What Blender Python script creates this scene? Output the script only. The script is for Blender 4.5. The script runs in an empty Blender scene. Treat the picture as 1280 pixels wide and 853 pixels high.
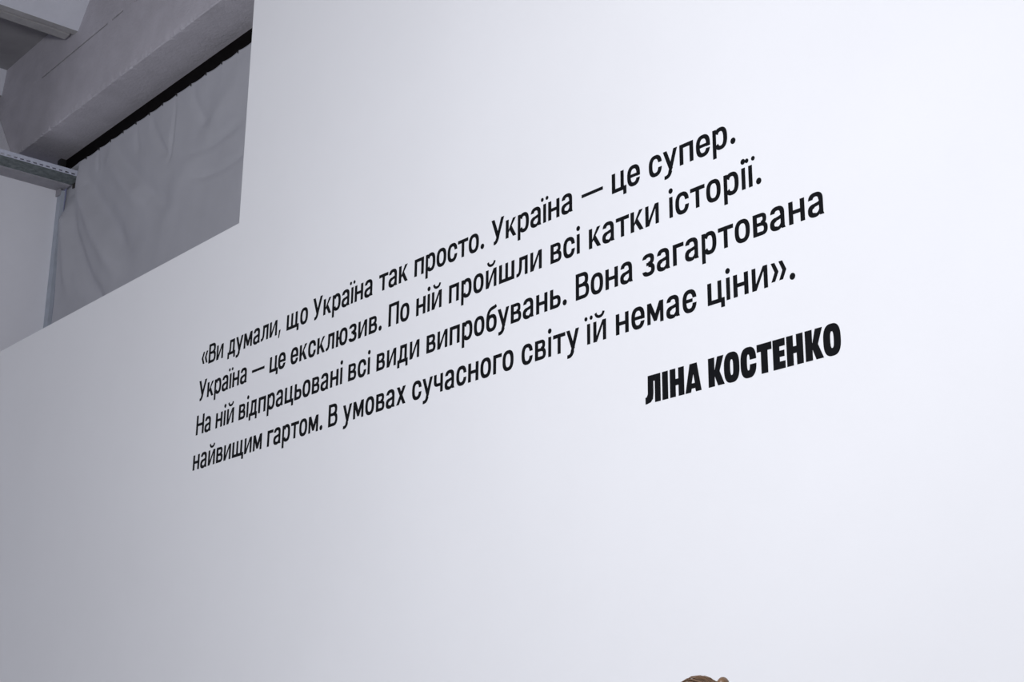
import bpy, bmesh, math, random
from mathutils import Vector, Matrix
random.seed(7)
C = bpy.context.scene.collection
sc = bpy.context.scene

# ------------------------------------------------------------------ camera, world, light, exposure
H = 1.40                                   # eye height above the floor
cam_d = bpy.data.cameras.new('camera')
cam_d.sensor_width = 36.0
cam_d.lens = 36.0 * 1867.0 / 1280.0
cam_d.clip_end = 100
cam = bpy.data.objects.new('camera', cam_d); C.objects.link(cam)
r0 = Vector((0.6491369, 0.76061216, 0.00950968))       # camera right
r1 = Vector((0.21919599, -0.1990128, 0.95516858))      # camera up
r2 = Vector((0.72840539, -0.61795069, -0.29590969))    # camera back
cam.matrix_world = Matrix(((r0.x, r1.x, r2.x, 0), (r0.y, r1.y, r2.y, 0), (r0.z, r1.z, r2.z, H), (0, 0, 0, 1)))
sc.camera = cam
sc.view_settings.view_transform = 'Standard'
sc.view_settings.look = 'None'
sc.view_settings.gamma = 1.0
sc.view_settings.use_curve_mapping = False
sc.view_settings.exposure = 0.0

world = bpy.data.worlds.new('world'); sc.world = world
world.use_nodes = True
bg = world.node_tree.nodes['Background']
bg.inputs[0].default_value = (0.56, 0.60, 1.0, 1)
bg.inputs[1].default_value = 0.12

def area(name, loc, target, sx, sy, power, col):
    l = bpy.data.lights.new(name, 'AREA'); l.shape = 'RECTANGLE'
    l.size = sx; l.size_y = sy; l.energy = power; l.color = col
    o = bpy.data.objects.new(name, l); C.objects.link(o)
    o.location = (loc[0], loc[1], loc[2] + H)
    d = Vector(target) - Vector(loc)
    o.rotation_euler = d.to_track_quat('-Z', 'Y').to_euler()
    return o
# hall lighting: a round pendant lamp hanging over the aisle in front of the quote
pl = bpy.data.lights.new('pendant_lamp', 'POINT'); pl.shadow_soft_size = 0.45; pl.energy = 1120; pl.color = (0.95, 0.96, 1.0)
po = bpy.data.objects.new('pendant_lamp', pl); C.objects.link(po); po.location = (-2.4, -1.7, 2.3 + H)

# ------------------------------------------------------------------ helpers
def link(o): C.objects.link(o); return o
def mat(name, col, rough=0.8, metal=0.0, spec=0.3, noise=0.0, nscale=3.0, bump=0.0, bscale=60.0, stretch=None, dark=None):
    m = bpy.data.materials.new(name); m.use_nodes = True
    nt = m.node_tree; b = nt.nodes['Principled BSDF']
    b.inputs['Base Color'].default_value = (*col, 1)
    b.inputs['Roughness'].default_value = rough
    b.inputs['Metallic'].default_value = metal
    b.inputs['Specular IOR Level'].default_value = spec
    tc = nt.nodes.new('ShaderNodeTexCoord'); mp = nt.nodes.new('ShaderNodeMapping')
    nt.links.new(tc.outputs['Object'], mp.inputs[0])
    if stretch: mp.inputs['Scale'].default_value = stretch
    if noise > 0:
        n = nt.nodes.new('ShaderNodeTexNoise'); n.inputs['Scale'].default_value = nscale
        n.inputs['Detail'].default_value = 6; n.inputs['Roughness'].default_value = 0.6
        nt.links.new(mp.outputs[0], n.inputs['Vector'])
        r = nt.nodes.new('ShaderNodeValToRGB')
        lo = dark if dark else tuple(max(0, c * (1 - noise)) for c in col)
        hi = tuple(min(1, c * (1 + noise * 0.6)) for c in col)
        r.color_ramp.elements[0].position = 0.3; r.color_ramp.elements[1].position = 0.7
        r.color_ramp.elements[0].color = (*lo, 1); r.color_ramp.elements[1].color = (*hi, 1)
        nt.links.new(n.outputs['Fac'], r.inputs[0]); nt.links.new(r.outputs[0], b.inputs['Base Color'])
    if bump > 0:
        n2 = nt.nodes.new('ShaderNodeTexNoise'); n2.inputs['Scale'].default_value = bscale
        n2.inputs['Detail'].default_value = 5
        nt.links.new(mp.outputs[0], n2.inputs['Vector'])
        bp = nt.nodes.new('ShaderNodeBump'); bp.inputs['Strength'].default_value = bump; bp.inputs['Distance'].default_value = 0.01
        nt.links.new(n2.outputs['Fac'], bp.inputs['Height']); nt.links.new(bp.outputs[0], b.inputs['Normal'])
    return m

M_wall = mat('white_emulsion', (0.84, 0.845, 0.86), 0.75, spec=0.25, noise=0.02, nscale=0.9, bump=0.05, bscale=25)
M_part = mat('white_board', (0.90, 0.90, 0.94), 0.8, noise=0.03, nscale=2)
M_conc = mat('painted_concrete', (0.57, 0.55, 0.59), 0.9, noise=0.10, nscale=3.5, bump=0.5, bscale=35)
M_rib = mat('whitewashed_rib', (0.72, 0.73, 0.79), 0.9, noise=0.05, nscale=4, bump=0.3, bscale=30)
M_ribdk = mat('darker_rib_concrete', (0.46, 0.45, 0.45), 0.9, noise=0.15, nscale=6, bump=0.4, bscale=40)
M_slab = mat('shade_toned_slab', (0.36, 0.35, 0.36), 0.95, noise=0.15, nscale=3)  # dark base colour stands in for the shadow between the ribs
M_gap = mat('open_joint', (0.05, 0.048, 0.045), 0.95)
M_steel = mat('galvanised_steel', (0.72, 0.75, 0.86), 0.5, metal=0.15, noise=0.08, nscale=12)
M_web = mat('weathered_galvanised_web', (0.22, 0.25, 0.25), 0.7, metal=0.2, noise=0.45, nscale=18, bump=0.3, bscale=60)
M_ledge = mat('plaster_ledge', (0.40, 0.39, 0.42), 0.9, noise=0.12, nscale=9)
M_stud = mat('grey_stud', (0.50, 0.54, 0.60), 0.6, metal=0.1, noise=0.1, nscale=8)
M_rail = mat('dark_brown_rail', (0.005, 0.004, 0.004), 0.8, spec=0.08)
M_cloth = mat('grey_drape', (0.54, 0.545, 0.58), 0.95, spec=0.1, noise=0.05, nscale=2.0, bump=0.25, bscale=180)
M_hook = mat('hook_metal', (0.05, 0.05, 0.05), 0.5, metal=0.5)
M_vinyl = mat("black_vinyl", (0.004, 0.0045, 0.006), 0.7, spec=0.12)
M_floor = mat('grey_floor', (0.38, 0.38, 0.385), 0.5, noise=0.1, nscale=1.5)

def tag(o, label=None, cat=None, group=None, kind=None):
    if label: o['label'] = label
    if cat: o['category'] = cat
    if group: o['group'] = group
    if kind: o['kind'] = kind
    return o
def empty(name, loc=(0, 0, 0)):
    o = bpy.data.objects.new(name, None); o.location = loc; o.empty_display_size = 0.1
    return link(o)
def add_box(bm, x0, x1, y0, y1, z0, z1):
    v = [bm.verts.new(p) for p in ((x0, y0, z0), (x1, y0, z0), (x1, y1, z0), (x0, y1, z0), (x0, y0, z1), (x1, y0, z1), (x1, y1, z1), (x0, y1, z1))]
    for f in ((0, 3, 2, 1), (4, 5, 6, 7), (0, 1, 5, 4), (1, 2, 6, 5), (2, 3, 7, 6), (3, 0, 4, 7)):
        bm.faces.new([v[i] for i in f])
    return v
def obj(name, bm, m, parent=None, smooth=False, kind=None, bevel=0):
    bmesh.ops.recalc_face_normals(bm, faces=bm.faces)
    if bevel: bmesh.ops.bevel(bm, geom=list(bm.edges), offset=bevel, segments=2, affect='EDGES', profile=0.5)
    me = bpy.data.meshes.new(name); bm.to_mesh(me); bm.free()
    me.materials.append(m)
    if smooth: me.shade_smooth()
    o = bpy.data.objects.new(name, me); link(o)
    if parent: o.parent = parent
    if kind: o['kind'] = kind
    return o
def box(name, x0, x1, y0, y1, z0, z1, m, parent=None, kind=None, bevel=0):
    bm = bmesh.new(); add_box(bm, x0, x1, y0, y1, z0 + H, z1 + H)
    return obj(name, bm, m, parent, kind=kind, bevel=bevel)
def prism(name, profile, axis, a0, a1, m, parent=None, kind=None, bevel=0):
    """profile: list of (p,q). axis 'y': (x,z) outline swept along y; axis 'x': (y,z) outline swept along x."""
    bm = bmesh.new()
    def P(p, q, a): return (p, a, q + H) if axis == 'y' else (a, p, q + H)
    A = [bm.verts.new(P(p, q, a0)) for p, q in profile]; B = [bm.verts.new(P(p, q, a1)) for p, q in profile]
    bm.faces.new(A); bm.faces.new(B[::-1]); n = len(A)
    for i in range(n): bm.faces.new((A[i], B[i], B[(i + 1) % n], A[(i + 1) % n]))
    return obj(name, bm, m, parent, kind=kind, bevel=bevel)

# ------------------------------------------------------------------ room shell   (z values below are relative to eye height)
FL = -H
XW = -7.163          # step of the gallery wall
XP = -12.29          # left partition
bm = bmesh.new()
prof = [(XP, FL), (4.0, FL), (4.0, 6.30), (XW, 6.30), (XW, 3.191), (XP, 3.187)]
A = [bm.verts.new((x, 4.0, z + H)) for x, z in prof]; B = [bm.verts.new((x, 4.16, z + H)) for x, z in prof]
bm.faces.new(A); bm.faces.new(B[::-1])
for i in range(len(A)): bm.faces.new((A[i], B[i], B[(i + 1) % 6], A[(i + 1) % 6]))
obj('wall_front', bm, M_wall, kind='structure')
box('floor', -12.6, 4.2, -8.2, 5.4, FL - 0.2, FL, M_floor, kind='structure')
box('wall_back', XP - 0.2, 4.2, 5.16, 5.36, FL, 6.6, M_conc, kind='structure')

wl = box('wall_left', XP - 0.12, XP, -8.0, 5.0, FL, 5.305, M_part, kind='structure')
cp_ = box('trim_1', XP + 0.002, XP + 0.085, 4.985, 5.02, FL, 5.27, M_stud, kind='structure')
box('bracket', XP + 0.01, XP + 0.08, 4.965, 4.984, 5.225, 5.285, M_ledge, cp_)
box('wall_left', -14.2, -13.95, -8.0, 5.1, FL, 6.62, M_part, kind='structure')

# ceiling: slab, ribs in pairs of cast halves, edge beam, upper band and corbel
slab = box('ceiling', -14.5, 4.2, -8.2, 5.4, 6.62, 6.82, M_slab, kind='structure')  # soffit set low so its dark face imitates the shadow behind the rib
def noisy_strip(name, sec, a0, a1, n, jit, m, parent, axis='x', seed=1):
    """sweep a section along x (or y) and jitter chosen corner vertices: worn edges"""
    rnd = random.Random(seed); bm = bmesh.new(); rings = []
    for i in range(n + 1):
        a = a0 + (a1 - a0) * i / n
        ring = []
        for k, (p, q) in enumerate(sec):
            j = jit.get(k, 0)
            e = 0
            if j:
                e = j * rnd.random() ** 3
            pp, qq = p + e * 0.7, q + e * 0.5
            ring.append(bm.verts.new((a, pp, qq + H) if axis == 'x' else (pp, a, qq + H)))
        rings.append(ring)
    k = len(sec)
    bm.faces.new(rings[0]); bm.faces.new(rings[-1][::-1])
    for i in range(n):
        for t in range(k):
            bm.faces.new((rings[i][t], rings[i + 1][t], rings[i + 1][(t + 1) % k], rings[i][(t + 1) % k]))
    return obj(name, bm, m, parent)
YB, ZB, ZG, ZR = 4.612, 5.574, 6.193, 6.368
noisy_strip('beam', [(YB, ZG - 0.009), (YB, ZB + 0.05), (YB, ZB + 0.008), (YB + 0.008, ZB), (YB + 0.05, ZB), (5.14, ZB), (5.14, ZG - 0.009)], -13.9, -3.0, 420, {2: 0.015, 3: 0.010}, M_conc, slab)
noisy_strip('beam_topping', [(YB, 6.62), (YB, ZG + 0.03), (YB, ZG + 0.008), (5.14, ZG + 0.008), (5.14, 6.62)], -13.9, -3.0, 200, {2: 0.006}, M_conc, slab, seed=4)
for x0, x1 in ((-13.9, -12.02), (-10.70, -10.62), (-10.42, -10.22), (-10.05, -3.0)):
    box('joint_filler', x0, x1, YB + 0.0015, 5.1, ZG - 0.009, ZG + 0.008, M_conc, slab)
box('beam_joint', -12.02, -10.05, YB + 0.02, 5.1, ZG - 0.0085, ZG + 0.0075, M_gap, slab)
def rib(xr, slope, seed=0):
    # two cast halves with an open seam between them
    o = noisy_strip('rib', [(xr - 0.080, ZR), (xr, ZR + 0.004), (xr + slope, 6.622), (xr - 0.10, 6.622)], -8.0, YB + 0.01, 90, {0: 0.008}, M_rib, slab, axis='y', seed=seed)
    o.data.materials.append(M_ribdk)          # soffit shade put into the colour: darker tone on downward faces
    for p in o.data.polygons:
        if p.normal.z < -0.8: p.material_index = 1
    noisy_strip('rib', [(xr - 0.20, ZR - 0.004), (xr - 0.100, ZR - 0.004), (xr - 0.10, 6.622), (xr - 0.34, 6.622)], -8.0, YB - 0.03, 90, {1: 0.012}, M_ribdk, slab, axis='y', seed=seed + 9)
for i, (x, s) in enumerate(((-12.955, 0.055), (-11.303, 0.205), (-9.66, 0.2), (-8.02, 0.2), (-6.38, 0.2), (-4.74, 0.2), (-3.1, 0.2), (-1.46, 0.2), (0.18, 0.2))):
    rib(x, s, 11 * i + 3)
# corbel at the left end of the beam
prism('corbel', [(-13.9, 6.12), (-12.93, 6.12), (-12.42, 5.50), (-12.42, 5.40), (-13.9, 5.40)], 'y', 4.47, YB - 0.004, M_part, slab)

# ------------------------------------------------------------------ perforated channel on top of the partition
XL = -11.885
ch = empty('perforated_channel', (XL, 4.6, 5.305 + H))
tag(ch, 'long galvanised channel with a perforated lip capping the white partition, upper left', 'channel')
bm = bmesh.new()
Y0, Y1, Z0, Z1 = -2.0, 5.03, 5.302, 5.356
pitch, sl = 0.059, 0.034
zs0, zs1 = Z0 + 0.008, Z0 + 0.020
add_box(bm, XL - 0.003, XL, Y0, Y1, Z0, zs0)
add_box(bm, XL - 0.003, XL, Y0, Y1, zs1, Z1)
y = Y0
while y < Y1 - 1e-6:
    y2 = min(y + pitch - sl, Y1)
    add_box(bm, XL - 0.003, XL, y, y2, zs0, zs1)
    y += pitch
for v in bm.verts: v.co.x -= XL; v.co.y -= 4.6; v.co.z -= 5.305
lip = obj('front_lip', bm, M_steel, ch)
lip.name = 'front_lip'
def rel(o, p):
    for v in o.data.vertices: v.co -= p
    return o
PO = Vector((XL, 4.6, 5.305 + H))
rel(box('web', XL - 0.22, XL - 0.003, Y0, 5.03, 5.302, 5.306, M_web, ch), PO)
rel(box('back_flange', XL - 0.003 - 0.22, XL - 0.22, Y0, 5.03, 5.302, 5.35, M_steel, ch), PO)
rel(box('plaster_ledge', XP + 0.001, XL - 0.224, Y0, 5.02, 5.290, 5.310, M_ledge, ch), PO)
rel(box('end_cap', XL - 0.20, XL - 0.004, 5.032, 5.040, 5.262, 5.305, M_gap, ch), PO)

# ------------------------------------------------------------------ dark rail and the curtain hooked under it
YC = 5.0
rail = empty('curtain_rail', (-9.0, 5.0, 5.5 + H))
tag(rail, 'dark brown steel rail running under the concrete beam above the grey curtain', 'rail')
RO = Vector((-9.0, 5.0, 5.5 + H))
rel(box('rail_face', -12.20, -6.0, 5.0, 5.012, 5.395, 5.572, M_rail, rail), RO)
rel(box('end_bracket', -12.275, -12.205, 4.95, 5.05, 5.50, 5.575, M_hook, rail), RO)

hooks = [-11.663, -11.41, -11.19, -10.955, -10.723, -10.488, -10.256, -10.024, -9.792, -9.55, -9.311, -9.07, -8.83, -8.59, -8.35, -8.11, -7.87, -7.6, -7.3]
ZH = 5.412
cur = empty('curtain', (-9.5, YC, 5.41 + H))
tag(cur, 'grey fabric curtain hooked along the dark rail, creased and gathered in the corner', 'curtain')
CO = Vector((-9.5, YC, 5.41 + H))
def seg_d(px, pz, pts):
    """distance to a polyline, signed by side, with taper at its ends"""
    best = (9, 0, 0); L = 0; tot = sum(math.dist(pts[i], pts[i + 1]) for i in range(len(pts) - 1))
    for i in range(len(pts) - 1):
        ax, az = pts[i]; bx, bz = pts[i + 1]
        dx, dz = bx - ax, bz - az; l2 = dx * dx + dz * dz
        t = max(0, min(1, ((px - ax) * dx + (pz - az) * dz) / l2))
        d = math.hypot(px - ax - t * dx, pz - az - t * dz)
        if d < best[0]: best = (d, (L + t * math.sqrt(l2)) / tot, 0)
        L += math.sqrt(l2)
    return best[0], best[1]
# (polyline, depth towards viewer (+) or away (-), width)
folds = [
    ([(-11.96, 5.20), (-11.929, 4.983), (-11.816, 4.756), (-11.61, 4.467), (-11.388, 4.182), (-11.204, 4.021), (-10.9, 3.7)], -0.060, 0.085),
    ([(-11.80, 5.38), (-11.793, 5.30), (-11.687, 5.087), (-11.492, 4.832), (-11.264, 4.537), (-11.079, 4.356), (-10.8, 4.05)], 0.060, 0.10),
    ([(-11.66, 5.36), (-11.645, 5.188), (-11.385, 4.91), (-11.058, 4.629), (-10.859, 4.385), (-10.6, 4.15)], -0.045, 0.10),
    ([(-11.21, 5.38), (-11.175, 5.229), (-11.025, 5.069), (-10.714, 4.795), (-10.423, 4.564)], 0.035, 0.09),
    ([(-11.19, 5.41), (-10.96, 5.16), (-10.7, 4.922), (-10.374, 4.674), (-10.036, 4.479), (-9.7, 4.40)], -0.035, 0.09),
    ([(-8.80, 4.52), (-8.959, 4.494), (-9.2, 4.491), (-9.49, 4.52), (-9.7, 4.57)], -0.014, 0.035),
    ([(-8.9, 4.78), (-9.107, 4.764), (-9.414, 4.759), (-9.739, 4.796), (-9.95, 4.86)], -0.016, 0.045),
    ([(-10.723, 5.41), (-10.70, 5.25), (-10.62, 5.10)], -0.020, 0.035),
    ([(-10.488, 5.41), (-10.38, 5.22), (-10.22, 5.00), (-10.05, 4.85)], -0.024, 0.045),
    ([(-10.03, 5.41), (-10.05, 5.20), (-10.08, 4.95), (-10.10, 4.80)], -0.018, 0.03),
    ([(-9.792, 5.41), (-9.70, 5.20), (-9.55, 5.02), (-9.4, 4.93)], -0.020, 0.05),
    ([(-11.41, 5.41), (-11.43, 5.30), (-11.40, 5.18)], -0.020, 0.035),
    ([(-12.10, 5.25), (-12.02, 4.9), (-11.90, 4.5), (-11.75, 4.1)], 0.030, 0.07),
    ([(-9.9, 4.55), (-9.2, 4.25), (-8.6, 4.15)], 0.020, 0.16),
    ([(-9.0, 5.25), (-9.3, 5.0), (-9.8, 4.65), (-10.1, 4.2)], 0.015, 0.12),
]
rnd = random.Random(5)
def cloth_y(x, z):
    d = 0.0
    for pts, a, w in folds:
        s, t = seg_d(x, z, pts)
        if s < 4 * w: d += a * math.exp(-(s / w) ** 2) * min(1, t * 5 + 0.35, (1 - t) * 4 + 0.1)
    top = max(0, ZH - z)
    d += 0.012 * math.sin(x * 4.3 + z * 3.1) * min(1, top * 1.5) + 0.0015 * math.sin(x * 17 + 1.3 - z * 7)
    # pleat below each hook
    for h in hooks:
        if abs(x - h) < 0.2:
            d += 0.014 * math.exp(-((x - h) / 0.022) ** 2) * math.exp(-top / 0.10)
    beh = 0.09 * max(0, min(1, (-11.80 - x) / 0.08)) * max(0, min(1, (z - 4.93) / 0.28)) * max(0, min(1, (5.405 - z) / 0.035))
    edge = 0.085 * max(0, min(1, (-12.09 - x) / 0.07)) * max(0, min(1, (5.395 - z) / 0.03))
    beh = max(beh, edge)
    return YC - 0.035 + beh - d * (1 - min(1, beh * 12)) * (0.25 + 0.75 * min(1, top * 2.5))
def cloth_top(x):
    pr = [h for h in hooks if h <= x]; nx = [h for h in hooks if h > x]
    if not pr or not nx: 
        if not pr: return ZH - 0.004
        return ZH
    a, b = pr[-1], nx[0]; t = (x - a) / (b - a)
    return ZH - (0.006 + 0.006 * math.sin(a * 37) ** 2) * math.sin(math.pi * t)
bm = bmesh.new(); NX, NZ = 420, 170
x0, x1, zb = -12.25, -7.0, FL + 0.05
vis = 3.4
grid = []
for i in range(NX + 1):
    x = x0 + (x1 - x0) * i / NX; zt = cloth_top(x); col = []
    for j in range(NZ + 1):
        if j <= 150: z = zt + (vis - zt) * (j / 150) ** 1.0
        else: z = vis + (zb - vis) * (j - 150) / (NZ - 150)
        xx = x
        col.append(bm.verts.new((xx - CO.x, cloth_y(x, z) - CO.y, z + H - CO.z)))
    grid.append(col)
for i in range(NX):
    for j in range(NZ): bm.faces.new((grid[i][j], grid[i][j + 1], grid[i + 1][j + 1], grid[i + 1][j]))
cl = obj('drape', bm, M_cloth, cur, smooth=True)
sol = cl.modifiers.new('solid', 'SOLIDIFY'); sol.thickness = 0.003
for h in hooks[:14]:
    bm = bmesh.new()
    bmesh.ops.create_cone(bm, cap_ends=True, segments=8, radius1=0.003, radius2=0.003, depth=0.03)
    bmesh.ops.translate(bm, verts=bm.verts, vec=(h - CO.x, 4.958 - CO.y, ZH - 0.012 + H - CO.z))
    bm2 = bmesh.ops.create_uvsphere(bm, u_segments=8, v_segments=6, radius=0.006)
    bmesh.ops.translate(bm, verts=bm2['verts'], vec=(h - CO.x, 4.950 - CO.y, ZH - 0.016 + H - CO.z))
    obj('hook', bm, M_hook, cur)

# ------------------------------------------------------------------ lettering (millimetres; cut vinyl on the wall)
def sgnpow(v, p): return math.copysign(abs(v) ** p, v)
def arc(cx, cy, rx, ry, tx, ty, a0, a1, n=2.5, ends=('r', 'r'), seg=28):
    """band between two superellipses from angle a0 to a1 (degrees). end 'h' cuts flat (horizontal), 'v' cuts vertical"""
    irx, iry = rx - tx, ry - ty
    def pt(a, r_x, r_y): return (cx + r_x * sgnpow(math.cos(a), 2 / n), cy + r_y * sgnpow(math.sin(a), 2 / n))
    a0, a1 = math.radians(a0), math.radians(a1)
    def inner(a, mode):
        o = pt(a, rx, ry)
        if mode == 'h':
            s = max(-1, min(1, (o[1] - cy) / iry)); q = math.asin(sgnpow(s, n / 2))
            return q if math.cos(a) >= 0 else math.pi - q
        if mode == 'v':
            s = max(-1, min(1, (o[0] - cx) / irx)); q = math.acos(sgnpow(s, n / 2))
            return q if math.sin(a) >= 0 else -q
        return a
    def near(q, a):
        while q - a > math.pi: q -= 2 * math.pi
        while q - a < -math.pi: q += 2 * math.pi
        return q
    b0, b1 = near(inner(a0, ends[0]), a0), near(inner(a1, ends[1]), a1)
    O = [pt(a0 + (a1 - a0) * i / seg, rx, ry) for i in range(seg + 1)]
    I = [pt(b0 + (b1 - b0) * i / seg, irx, iry) for i in range(seg + 1)]
    return [('strip', O, I)]
def R(x0, y0, x1, y1): return [('poly', [(x0, y0), (x1, y0), (x1, y1), (x0, y1)])]
def Q(*p): return [('poly', list(p))]
def bez(p0, p1, p2, p3, n=12):
    return [tuple((1 - t) ** 3 * a + 3 * (1 - t) ** 2 * t * b + 3 * (1 - t) * t * t * c + t ** 3 * d for a, b, c, d in zip(p0, p1, p2, p3)) for t in [i / n for i in range(n + 1)]]
def S(pts, w0, w1=None):
    """stroke along a polyline"""
    w1 = w0 if w1 is None else w1
    O, I = [], []; n = len(pts)
    for i, p in enumerate(pts):
        a = pts[max(0, i - 1)]; b = pts[min(n - 1, i + 1)]
        dx, dy = b[0] - a[0], b[1] - a[1]; l = math.hypot(dx, dy); nx, ny = -dy / l, dx / l
        w = (w0 + (w1 - w0) * i / (n - 1)) / 2
        O.append((p[0] + nx * w, p[1] + ny * w)); I.append((p[0] - nx * w, p[1] - ny * w))
    return [('strip', O, I)]
def dot(cx, cy, r): return [('poly', [(cx + r * math.cos(i * math.pi / 10), cy + r * 1.04 * math.sin(i * math.pi / 10)) for i in range(20)])]
V, T, X = 19.5, 16.5, 87      # stem, crossbar, x-height
def diag(x0, y0, x1, y1, w):  # bar with horizontal ends of width w
    return Q((x0, y0), (x0 + w, y0), (x1 + w, y1), (x1, y1))
G = {}
G['о'] = (6, 73, 7, arc(36.5, 43.5, 36.5, 46.5, 19.5, 16.5, 0, 360, seg=56))
G['с'] = (6, 72, 5, arc(36.5, 43.5, 36, 46.5, 19.5, 16.5, 9, 351, ends=('h', 'h'), seg=50))
G['е'] = (6, 73, 5, arc(36.5, 43.5, 36.5, 46.5, 19.5, 16.5, -6, 345, ends=('h', 'h'), seg=50) + R(12, 37, 62, 50.5))
G['є'] = (6, 73, 6, arc(36.5, 43.5, 36, 46.5, 19.5, 16.5, 9, 351, ends=('h', 'h'), seg=50) + R(12, 38, 52, 52))
G['з'] = (5, 69, 6, arc(34, 65.5, 32, 25, 19.5, 15.5, -90, 173, ends=('r', 'h')) + arc(35, 23, 34, 26.5, 19.5, 16.5, 90, -173, ends=('r', 'h')) + R(24, 40, 40, 53))
G['а'] = (6, 71, 8, arc(35, 59, 32.5, 31, 19.5, 16, 0, 173, ends=('r', 'h')) + R(49.5, 4, 67.5, 60) + Q((52, 0), (71, 0), (67.5, 9), (52, 12)) +
          arc(33, 22.5, 33, 26, 19.5, 16.5, 100, 270) + S(bez((27, 41), (40, 44), (52, 44), (56, 52)), 13.5) + S(bez((33, 3.6), (44, 3.6), (51, 11), (54, 20)), 14, 11))
G['в'] = (9, 69, 6, R(0, 0, V, X) + R(6, X - 14.5, 40, X) + R(6, 37.5, 42, 51) + R(6, 0, 42, 15) + arc(38, 64.5, 26, 22.5, 17, 14, -90, 90) + arc(41, 25.2, 28, 25.2, 18, 14, -90, 90))
G['ь'] = (9, 66, 5, R(0, 0, V, X) + R(6, 41, 40, 56) + R(6, 0, 40, 15) + arc(38, 28, 28, 28, 18, 15, -90, 90))
G['б'] = (7, 72, 5, arc(36, 37, 36, 40, 19.5, 16.5, 0, 360, seg=56) + S(bez((9.2, 38), (8, 78), (14, 98), (38, 104)) + bez((38, 104), (50, 107), (60, 106), (69, 112), 6)[1:], 18.5, 15))
G['р'] = (9, 74, 7, R(0, -33, 17.5, X) + arc(40, 43.5, 34, 46.5, 19.5, 16.5, -148, 148, seg=44))
G['у'] = (3, 77, 4, diag(0, X, 32, 4, 20) + Q((57, X), (77, X), (46, -4), (36, -20), (26, -10)) + S(bez((39, -4), (34, -20), (26, -28), (6, -26), 8), 19, 15))
G['х'] = (5, 73, 2, diag(1, X, 51, 0, 21.5) + diag(0, 0, 50, X, 21.5))
G['к'] = (9, 72, 4, R(0, 0, V, X) + Q((V - 1, 34), (49, X), (69, X), (34, 44), (24, 30), (V - 1, 25)) + Q((25, 38), (38, 55), (72, 0), (50, 0)))
G['л'] = (4, 76, 9, R(57.5, 0, 76, X) + R(20, X - T, 70, X) + S([(29.5, X - 3)] + [(28.5, 50)] + bez((28, 36), (26, 16), (20, 5), (2, 7.5), 8), 18, 15))
G['м'] = (9, 87, 9, R(0, 0, 17.5, X) + R(69.5, 0, 87, X) + Q((0, X), (21, X), (49, 27), (43.5, 9), (36, 9)) + Q((87, X), (66, X), (38, 27), (43.5, 9), (51, 9)))
G['н'] = (9, 72, 9, R(0, 0, V, X) + R(72 - V, 0, 72, X) + R(10, 36.5, 62, 51.5))
_i = R(0, 0, 18, X) + R(56, 0, 74, X) + Q((8, 0), (20, 0), (66, X), (54, X), (17.5, 23), (8, 8))
G['и'] = (9, 74, 9, _i)
G['й'] = (9, 74, 9, _i + S(bez((13.5, 123), (17, 98), (57, 98), (60.5, 123), 12), 12.5))
G['і'] = (8, 18, 8, R(0, 0, 18, X) + dot(9, 113, 11))
G['ї'] = (8, 18, 8, R(0, 0, 18, X) + dot(-6.5, 111, 8.8) + dot(24.5, 111, 8.8))
G['п'] = (9, 73, 9, R(0, 0, V, X) + R(73 - V, 0, 73, X) + R(5, X - T, 68, X))
G['т'] = (3, 75, 2, R(0, X - T, 75, X) + R(28, 0, 46.5, X - 4))
G['г'] = (9, 57, 1, R(0, 0, V, X) + R(4, X - T, 57, X))
G['ц'] = (9, 84, 2, R(0, 0, V, X) + R(51, 0, 69.5, X) + R(5, 0, 84, T) + R(66, -21, 84, 8))
G['ч'] = (7, 66, 9, R(47.5, 0, 66, X) + R(24, 29, 60, 43.5) + arc(27, 54, 27, 25, 18.5, 14.5, 180, 270) + R(0, 52, 18.5, X))
G['ш'] = (9, 104, 9, R(0, 0, V, X) + R(43, 0, 61, X) + R(104 - V, 0, 104, X) + R(5, 0, 99, T))
G['щ'] = (9, 119, 2, R(0, 0, V, X) + R(43, 0, 61, X) + R(104 - V, 0, 104, X) + R(5, 0, 119, T) + R(101, -21, 119, 8))
G['ю'] = (9, 101, 7, R(0, 0, V, X) + R(10, 36.5, 40, 51) + arc(65, 43.5, 36, 46.5, 19.5, 16.5, 0, 360, seg=56))
G['д'] = (2, 82, 5, R(0, 0, 82, T) + R(0, -22, 17, 8) + R(65, -22, 82, 8) + R(55, 4, 73, X) + R(20, X - T, 68, X) + S([(29, X - 3), (28, 55)] + bez((27.5, 40), (26, 20), (20, 12), (15, 8), 6), 17, 17))
CP = 115
G['В'] = (9, 80, 6, R(0, 0, V, CP) + R(6, CP - 15.5, 46, CP) + R(6, 53, 48, 68) + R(6, 0, 48, 16) + arc(43, 84.5, 32, 30.5, 19.5, 16.5, -90, 90) + arc(46, 34, 34, 34, 18.5, 15.5, -90, 90))
G['Н'] = (9, 87, 9, R(0, 0, V, CP) + R(87 - V, 0, 87, CP) + R(10, 50, 78, 66))
G['П'] = (9, 83, 9, R(0, 0, V, CP) + R(83 - V, 0, 83, CP) + R(5, CP - 16, 78, CP))
G['У'] = (2, 88, 6, diag(0, CP, 35, 27, 20.5) + Q((67.5, CP), (88, CP), (54, 26), (42, 4), (34, 22)) + S(bez((46, 30), (40, 8), (33, -1), (17, 1), 8), 20, 15.5))
G['.'] = (9, 25, 6, dot(12.5, 11.5, 12.5))
G[','] = (10, 21, 6, Q((6, 23), (21, 23), (9, -22), (0, -22)))
G['—'] = (9, 129, 9, R(0, 39.5, 129, 54))
def chev(x, d):
    return Q((x, 84), (x + d * 17, 84), (x + d * 34, 47), (x + d * 17, 12), (x, 12), (x + d * 16.5, 47))
G['»'] = (8, 70, 5, chev(0, 1) + chev(36, 1))
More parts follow.
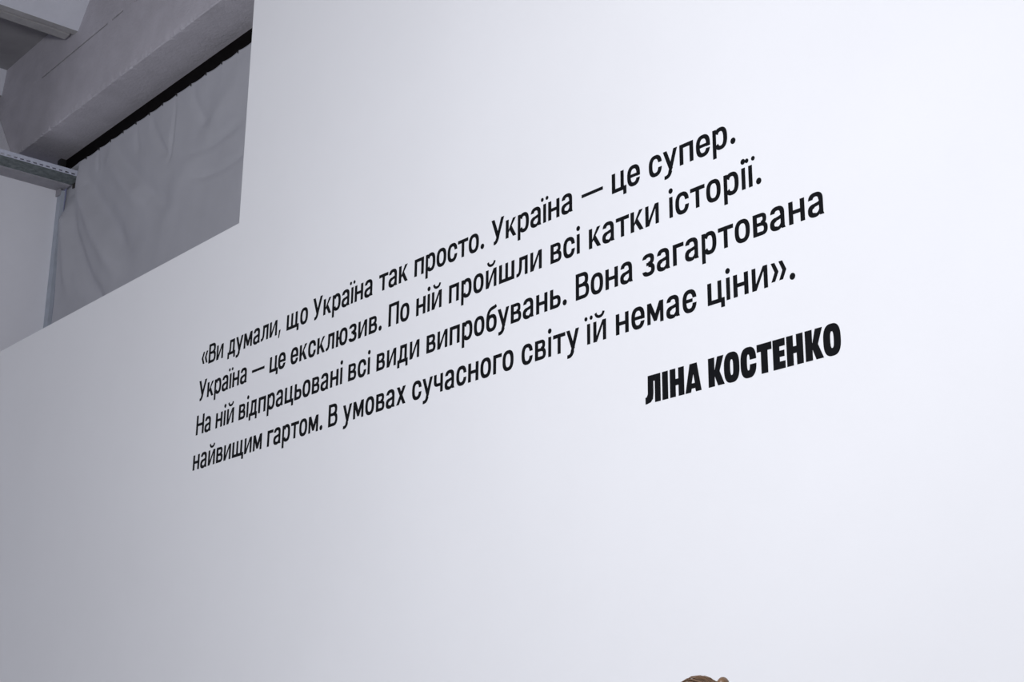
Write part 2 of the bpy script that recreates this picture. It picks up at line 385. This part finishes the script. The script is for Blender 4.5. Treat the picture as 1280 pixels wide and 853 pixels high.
G['«'] = (5, 70, 7, chev(70, -1) + chev(34, -1))
# heavy condensed capitals of the signature
B = {}
CB, VB = 111, 30
B['Л'] = (0, 81, 9, R(51, 0, 81, CB) + R(14, CB - 25, 76, CB) + Q((14, CB), (43, CB), (43, 40), (40, 16), (28, 4), (9, 0), (0, 0), (0, 27), (6, 27), (13, 38)))
B['І'] = (0, 30, 9, R(0, 0, 30, CB))
B['Н'] = (0, 73, 5, R(0, 0, 29, CB) + R(44, 0, 73, CB) + R(20, 44, 53, 69))
B['А'] = (0, 81, 37, Q((0, 0), (28, 0), (33, 20), (33, 38), (43, 78), (41, CB), (24, CB)) + Q((81, 0), (53, 0), (48, 20), (48, 38), (40, 78), (38, CB), (60, CB)) + R(28, 14, 54, 34))
B['К'] = (0, 77, 1, R(0, 0, 30.5, CB) + Q((28, 48), (45, CB), (76, CB), (55, 54), (78, 0), (46, 0), (28, 46)))
B['О'] = (0, 74, 7, arc(37, 55.5, 37, 58, 29.5, 28, 0, 360, n=2.7, seg=60))
B['С'] = (0, 73, 6, arc(37, 55.5, 37, 58, 30, 28, 4.5, 355.5, n=2.7, ends=('h', 'h'), seg=60))
B['Т'] = (0, 68, 6, R(0, CB - 28, 68, CB) + R(18.5, 0, 49, CB - 5))
B['Е'] = (0, 55, 8, R(0, 0, 30, CB) + R(20, 0, 55, 27) + R(20, CB - 28, 55, CB) + R(20, 44, 52, 67))

MESH = {}
def glyph_mesh(key, ch, table):
    if (key, ch) in MESH: return MESH[(key, ch)]
    bm = bmesh.new(); th = 0.0012
    for k, pc in enumerate(table[ch][3]):
        yf = -th - k * 0.00001
        if pc[0] == 'poly':
            F = [bm.verts.new((x / 1000, yf, z / 1000)) for x, z in pc[1]]; Bk = [bm.verts.new((x / 1000, 0, z / 1000)) for x, z in pc[1]]
            n = len(F); f = bm.faces.new(F); f.normal_update()
            bmesh.ops.triangulate(bm, faces=[f])
            for i in range(n): bm.faces.new((F[i], Bk[i], Bk[(i + 1) % n], F[(i + 1) % n]))
        else:
            O = [bm.verts.new((x / 1000, yf, z / 1000)) for x, z in pc[1]]; I = [bm.verts.new((x / 1000, yf, z / 1000)) for x, z in pc[2]]
            Ob = [bm.verts.new((x / 1000, 0, z / 1000)) for x, z in pc[1]]; Ib = [bm.verts.new((x / 1000, 0, z / 1000)) for x, z in pc[2]]
            for i in range(len(O) - 1):
                bm.faces.new((O[i], O[i + 1], I[i + 1], I[i]))
                bm.faces.new((O[i], Ob[i], Ob[i + 1], O[i + 1])); bm.faces.new((I[i], I[i + 1], Ib[i + 1], Ib[i]))
            bm.faces.new((O[0], I[0], Ib[0], Ob[0])); bm.faces.new((O[-1], Ob[-1], Ib[-1], I[-1]))
    me = bpy.data.meshes.new('letter'); bm.to_mesh(me); bm.free(); me.materials.append(M_vinyl)
    MESH[(key, ch)] = me
    return me
def layout(word, l, r, table):
    pos, x = [], 0
    for i, ch in enumerate(word):
        if i: x += table[ch][0]
        pos.append(x); x += table[ch][1] + table[ch][2]
    nat = pos[-1] + table[word[-1]][1]
    ex = ((r - l) - nat) / (len(word) - 1) if len(word) > 1 else 0
    return [(ch, l + p + ex * i) for i, (ch, p) in enumerate(zip(word, pos))]
lines = [
    (2396, 0.0025, 'first line of black Cyrillic quote lettering on the white wall, opening with a guillemet',
     [('«Ви', 11, 256), ('думали,', 308, 864), ('що', 924, 1129), ('Україна', 1176, 1714), ('так', 1768, 2005), ('просто.', 2059, 2584), ('Україна', 2635, 3175), ('—', 3231, 3360), ('це', 3414, 3577), ('супер.', 3627, 4086)]),
    (2194, 0.0021, 'second line of black Cyrillic quote lettering, with a dash after its first word',
     [('Україна', 4, 538), ('—', 591, 720), ('це', 774, 932), ('ексклюзив.', 982, 1803), ('По', 1859, 2027), ('ній', 2082, 2277), ('пройшли', 2333, 2978), ('всі', 3035, 3218), ('катки', 3274, 3677), ('історії.', 3735, 4203)]),
    (1988, 0.0024, 'third and longest line of black Cyrillic quote lettering on the white wall',
     [('На', 6, 173), ('ній', 227, 423), ('відпрацьовані', 477, 1478), ('всі', 1531, 1716), ('види', 1772, 2115), ('випробувань.', 2171, 3137), ('Вона', 3193, 3527), ('загартована', 3580, 4480)]),
    (1784, 0.0018, 'fourth line of black Cyrillic quote lettering, ending with a guillemet and full stop',
     [('найвищим', -1, 738), ('гартом.', 794, 1319), ('В', 1371, 1451), ('умовах', 1499, 2019), ('сучасного', 2069, 2797), ('світу', 2850, 3211), ('їй', 3260, 3371), ('немає', 3428, 3865), ('ціни».', 3921, 4338)]),
]
for base, slope, lab, words in lines:
    t = empty('lettering', (-7.5, 3.9999, base / 1000 + H)); t.rotation_euler = (0, -slope, 0)
    tag(t, lab, 'lettering')
    for w, l, r in words:
        for chx, u in layout(w, l, r, G):
            o = bpy.data.objects.new('letter', glyph_mesh('g', chx, G)); link(o); o.parent = t; o.location = (u / 1000, 0, 0)
t = empty('lettering', (-3.914, 3.9999, 1.4745 + H)); t.rotation_euler = (0, -0.001, 0)
tag(t, 'heavy black capital lettering of the author name below the quote', 'lettering')
u0 = 3586
for word, us in (('ЛІНА', [3586, 3676.5, 3717, 3796]), ('КОСТЕНКО', [3913, 3990, 4070, 4148, 4221.5, 4284, 4366.5, 4445])):
    for chx, u in zip(word, us):
        o = bpy.data.objects.new('letter', glyph_mesh('b', chx, B)); link(o); o.parent = t; o.location = ((u - u0) / 1000, 0, 0)

# ------------------------------------------------------------------ the visitor walking past under the quote (only the crown of the head shows)
M_skin = mat('skin', (0.62, 0.40, 0.31), 0.55, noise=0.05, nscale=8)
M_hair = mat('brown_hair', (0.10, 0.055, 0.028), 0.45, spec=0.5, noise=0.55, nscale=14, stretch=(1, 6, 1))
M_lock = mat('light_brown_hair', (0.20, 0.115, 0.06), 0.4, spec=0.5, noise=0.3, nscale=10)
M_knit = mat('dark_jumper', (0.05, 0.055, 0.07), 0.95, noise=0.1, nscale=30)
M_jean = mat('blue_trousers', (0.045, 0.06, 0.10), 0.9, noise=0.15, nscale=25)
M_shoe = mat('white_shoe', (0.55, 0.55, 0.54), 0.6)
M_eye = mat('eye_white', (0.75, 0.74, 0.72), 0.2); M_iris = mat('iris', (0.05, 0.035, 0.02), 0.2)
M_lip = mat('lips', (0.42, 0.19, 0.17), 0.5)
PX, PY = -3.0, 3.28
def skinned(chains, extra=None):
    """chains: lists of (x, y, z, rx, ry); each grown with a Skin modifier, returned as one bmesh"""
    out = bmesh.new()
    for ch in chains:
        me = bpy.data.meshes.new('tmp')
        me.from_pydata([c[:3] for c in ch['v']], ch['e'], [])
        o = bpy.data.objects.new('tmp', me); link(o)
        sk = o.modifiers.new('s', 'SKIN'); sk.use_smooth_shade = True
        ss = o.modifiers.new('ss', 'SUBSURF'); ss.levels = 2; ss.render_levels = 2
        L = me.skin_vertices[0].data
        for i, c in enumerate(ch['v']): L[i].radius = (c[3], c[4]); L[i].use_root = (i == 0)
        bpy.context.view_layer.update()
        ev = o.evaluated_get(bpy.context.evaluated_depsgraph_get()); tm = ev.to_mesh()
        out.from_mesh(tm); ev.to_mesh_clear()
        bpy.data.objects.remove(o); bpy.data.meshes.remove(me)
    return out
def chain(*v): return {'v': list(v), 'e': [(i, i + 1) for i in range(len(v) - 1)]}
# joints of the stride: local +y is forward
hipL, hipR = (-0.09, 0.0, 0.90), (0.09, 0.0, 0.90)
kneeL, kneeR = (-0.09, 0.12, 0.50), (0.09, -0.03, 0.49)
ankL, ankR = (-0.09, 0.20, 0.10), (0.09, -0.24, 0.14)
shL, shR = (-0.17, 0.0, 1.41), (0.17, 0.0, 1.41)
elL, elR = (-0.215, -0.10, 1.14), (0.215, 0.07, 1.13)
wrL, wrR = (-0.215, -0.06, 0.90), (0.215, 0.20, 0.93)
def torso(k=0.0, wr=1.0, wk=0.0, neck=1.475):
    out = [chain((0, 0, 0.93, .150 + k, .100 + k), (0, 0, 1.10, .125 + k, .088 + k), (0, 0, 1.26, .150 + k, .100 + k), (0, -0.005, 1.37, .150 + k, .088 + k), (0, -0.01, 1.43, .085 + k, .065 + k), (0, -0.01, neck, .052 + k, .052 + k))]
    for sh, el, w in ((shL, elL, wrL), (shR, elR, wrR)):
        w = tuple(el[n] + (w[n] - el[n]) * wr for n in range(3))
        out.append(chain((sh[0] * .45, 0, 1.385, .05 + k, .05 + k), (sh[0] * .98, 0, 1.395, .055 + k, .058 + k), (*[(sh[n] + el[n]) / 2 for n in range(3)], .047 + k, .049 + k), (*el, .040 + k, .040 + k), (*w, .027 + k + wk, .027 + k + wk)))
    return out
def legs(k=0.0, low=0.0):
    out = [chain((0, 0, 1.00, .128 + k, .092 + k), (0, 0, 0.94, .148 + k, .102 + k), (0, 0, 0.86, .140 + k, .100 + k))]
    for h, kn, an in ((hipL, kneeL, ankL), (hipR, kneeR, ankR)):
        out.append(chain((h[0] * .85, 0, .93, .075 + k, .085 + k), (h[0], kn[1] * .25, .80, .080 + k, .088 + k), (*kn, .056 + k, .058 + k), (kn[0], (kn[1] * .6 + an[1] * .4) - .012, .36, .054 + k, .056 + k), (an[0], an[1], an[2] - low, .038 + k * 1.6, .038 + k * 1.6)))
    return out
def hand(w, sgn):
    x, y, z = w; ch = [chain((x, y, z, .026, .022), (x, y + .012, z - .045, .036, .016), (x, y + .018, z - .085, .038, .014))]
    for i, (dy, ln) in enumerate(((-.028, .062), (-.010, .074), (.010, .080), (.029, .072))):
        ch.append(chain((x, y + .016 + dy * .7, z - .075, .0095, .0095), (x - sgn * .004, y + .018 + dy, z - .085 - ln * .45, .0085, .0085), (x - sgn * .014, y + .022 + dy, z - .083 - ln * .95, .0072, .0072)))
    ch.append(chain((x, y + .03, z - .03, .012, .012), (x - sgn * .008, y + .058, z - .062, .0105, .0105), (x - sgn * .014, y + .066, z - .092, .009, .009)))
    return ch
per = empty('person', (PX, PY, 0)); per.rotation_euler = (0, 0, math.radians(90))
tag(per, 'person with brown hair in a small knot, only the crown showing at the bottom edge', 'person')
bm = skinned(torso() + legs() + [chain((0, -0.01, 1.44, .055, .055), (0, 0.0, 1.54, .050, .052), (0, 0.01, 1.60, .055, .06)),
              chain((*ankL, .036, .036), (-.09, .21, .05, .036, .034), (-.09, .31, .035, .034, .022)), chain((*ankR, .036, .036), (.09, -.26, .08, .036, .034), (.09, -.18, .035, .034, .022))] + hand(wrL, -1) + hand(wrR, 1))
hd = bmesh.ops.create_uvsphere(bm, u_segments=40, v_segments=28, radius=1.0)
HC = Vector((0, 0.02, 1.615))
for v in hd['verts']:
    x, y, z = v.co
    w = 0.074 * (1 - 0.22 * max(0, -z) ** 1.3); d = 0.094
    p = Vector((x * w, y * d, z * 0.113))
    if y > 0 and z < 0: p.y += 0.012 * y * (-z)              # chin
    if y > 0.7: p.y += 0.020 * math.exp(-((x / 0.16) ** 2 + ((z + 0.15) / 0.20) ** 2))      # nose
    if y > 0.5: p.y -= 0.006 * math.exp(-(((abs(x) - 0.42) / 0.16) ** 2 + ((z - 0.04) / 0.12) ** 2))  # eye sockets
    v.co = p + HC
body = obj('body', bm, M_skin, per, smooth=True)
rm = body.modifiers.new('rm', 'REMESH'); rm.mode = 'VOXEL'; rm.voxel_size = 0.006; rm.use_smooth_shade = True
jm = obj('jumper', skinned(torso(0.013, .95, .008, 1.45)), M_knit, per, smooth=True)
tr = obj('trousers', skinned(legs(0.010, .03)), M_jean, per, smooth=True)
for c_ in (jm, tr):
    rm = c_.modifiers.new('rm', 'REMESH'); rm.mode = 'VOXEL'; rm.voxel_size = 0.010; rm.use_smooth_shade = True
    sm = c_.modifiers.new('sm', 'SMOOTH'); sm.iterations = 6
for (x, y, z, dy, dz) in ((-.09, .20, .05, .12, -.012), (.09, -.265, .085, .095, -.045)):
    obj('shoe', skinned([chain((x, y - .02, z + .03, .046, .044), (x, y + .02, z, .048, .044), (x, y + dy, z + dz, .046, .032))]), M_shoe, per, smooth=True)
for sx in (-1, 1):
    bm = bmesh.new(); bmesh.ops.create_uvsphere(bm, u_segments=12, v_segments=8, radius=0.0115); bmesh.ops.translate(bm, verts=bm.verts, vec=(sx * .031, .1005, 1.619)); e = obj('eye', bm, M_eye, per, smooth=True)
    bm = bmesh.new(); bmesh.ops.create_uvsphere(bm, u_segments=12, v_segments=8, radius=0.0055); bmesh.ops.translate(bm, verts=bm.verts, vec=(sx * .031, .1075, 1.619)); obj('iris', bm, M_iris, e, smooth=True)
    bm = bmesh.new(); bmesh.ops.create_uvsphere(bm, u_segments=12, v_segments=10, radius=1)
    for v in bm.verts: v.co = Vector((v.co.x * .008 + sx * (.076 + .004 * v.co.y), v.co.y * .018 + .012, v.co.z * .031 + 1.612))
    obj('ear', bm, M_skin, per, smooth=True)
bm = bmesh.new(); bmesh.ops.create_uvsphere(bm, u_segments=14, v_segments=8, radius=1)
for v in bm.verts: v.co = Vector((v.co.x * .022, v.co.y * .007 + .1095, v.co.z * .007 + 1.562))
obj('mouth', bm, M_lip, per, smooth=True)
# hair: cap with combed relief, a small knot on the crown, loose strands
bm = bmesh.new(); bmesh.ops.create_uvsphere(bm, u_segments=96, v_segments=48, radius=1)
kill = []
for v in bm.verts:
    x, y, z = v.co
    a = math.atan2(x, y)
    rel_ = 1 + 0.012 * math.sin(a * 34 + z * 5) + 0.010 * math.sin(a * 13 + 1)
    if (y > 0.35 and z < 0.42) or z < -0.62 or (y > 0.0 and z < -0.1): kill.append(v)
    v.co = Vector((x * 0.088 * rel_, y * 0.106 * rel_ - 0.002, z * 0.133 * rel_)) + Vector((0, 0.012, 1.617))
bmesh.ops.delete(bm, geom=kill, context='VERTS')
hair = obj('hair', bm, M_hair, per, smooth=True)
sm = hair.modifiers.new('sol', 'SOLIDIFY'); sm.thickness = 0.008
KN = Vector((0, -0.078, 1.732))
bm = bmesh.new(); bmesh.ops.create_uvsphere(bm, u_segments=24, v_segments=16, radius=1)
for v in bm.verts:
    x, y, z = v.co; q = 1 + 0.03 * math.sin(math.atan2(z, y) * 5 + x * 40)
    v.co = Vector((x * .018 * q, y * .017 * q, z * .018 * q)) + KN
obj('hair_knot', bm, M_lock, hair, smooth=True)
rs = random.Random(3)
bm = bmesh.new()
for k in range(90):
    a0 = rs.uniform(-1.2, 1.2); ph = rs.uniform(0, 6.28); lift = rs.uniform(0.000, 0.007)
    pts = []
    for i in range(9):
        th = math.radians(28 + 105 * i / 8)
        x = math.sin(a0) * 0.088 * math.sin(th) ; y = math.cos(th) * 0.106; z = math.sin(th) * math.cos(a0 * .9) * 0.133
        s_ = 1 + 0.012 + lift / 0.1 * math.sin(math.pi * i / 8)
        pts.append(Vector((x * s_, y * s_ + 0.010, 1.617 + z * s_)) + Vector((math.sin(i * 1.1 + ph) * .0015, 0, 0)))
    prev = None
    for i, p in enumerate(pts):
        w = 0.0011
        ring = [bm.verts.new(p + Vector(q)) for q in ((w, 0, 0), (0, 0, w), (-w, 0, 0), (0, 0, -w))]
        if prev:
            for t_ in range(4): bm.faces.new((prev[t_], prev[(t_ + 1) % 4], ring[(t_ + 1) % 4], ring[t_]))
        prev = ring
obj('loose_strands', bm, M_lock, hair, smooth=True, kind='stuff')
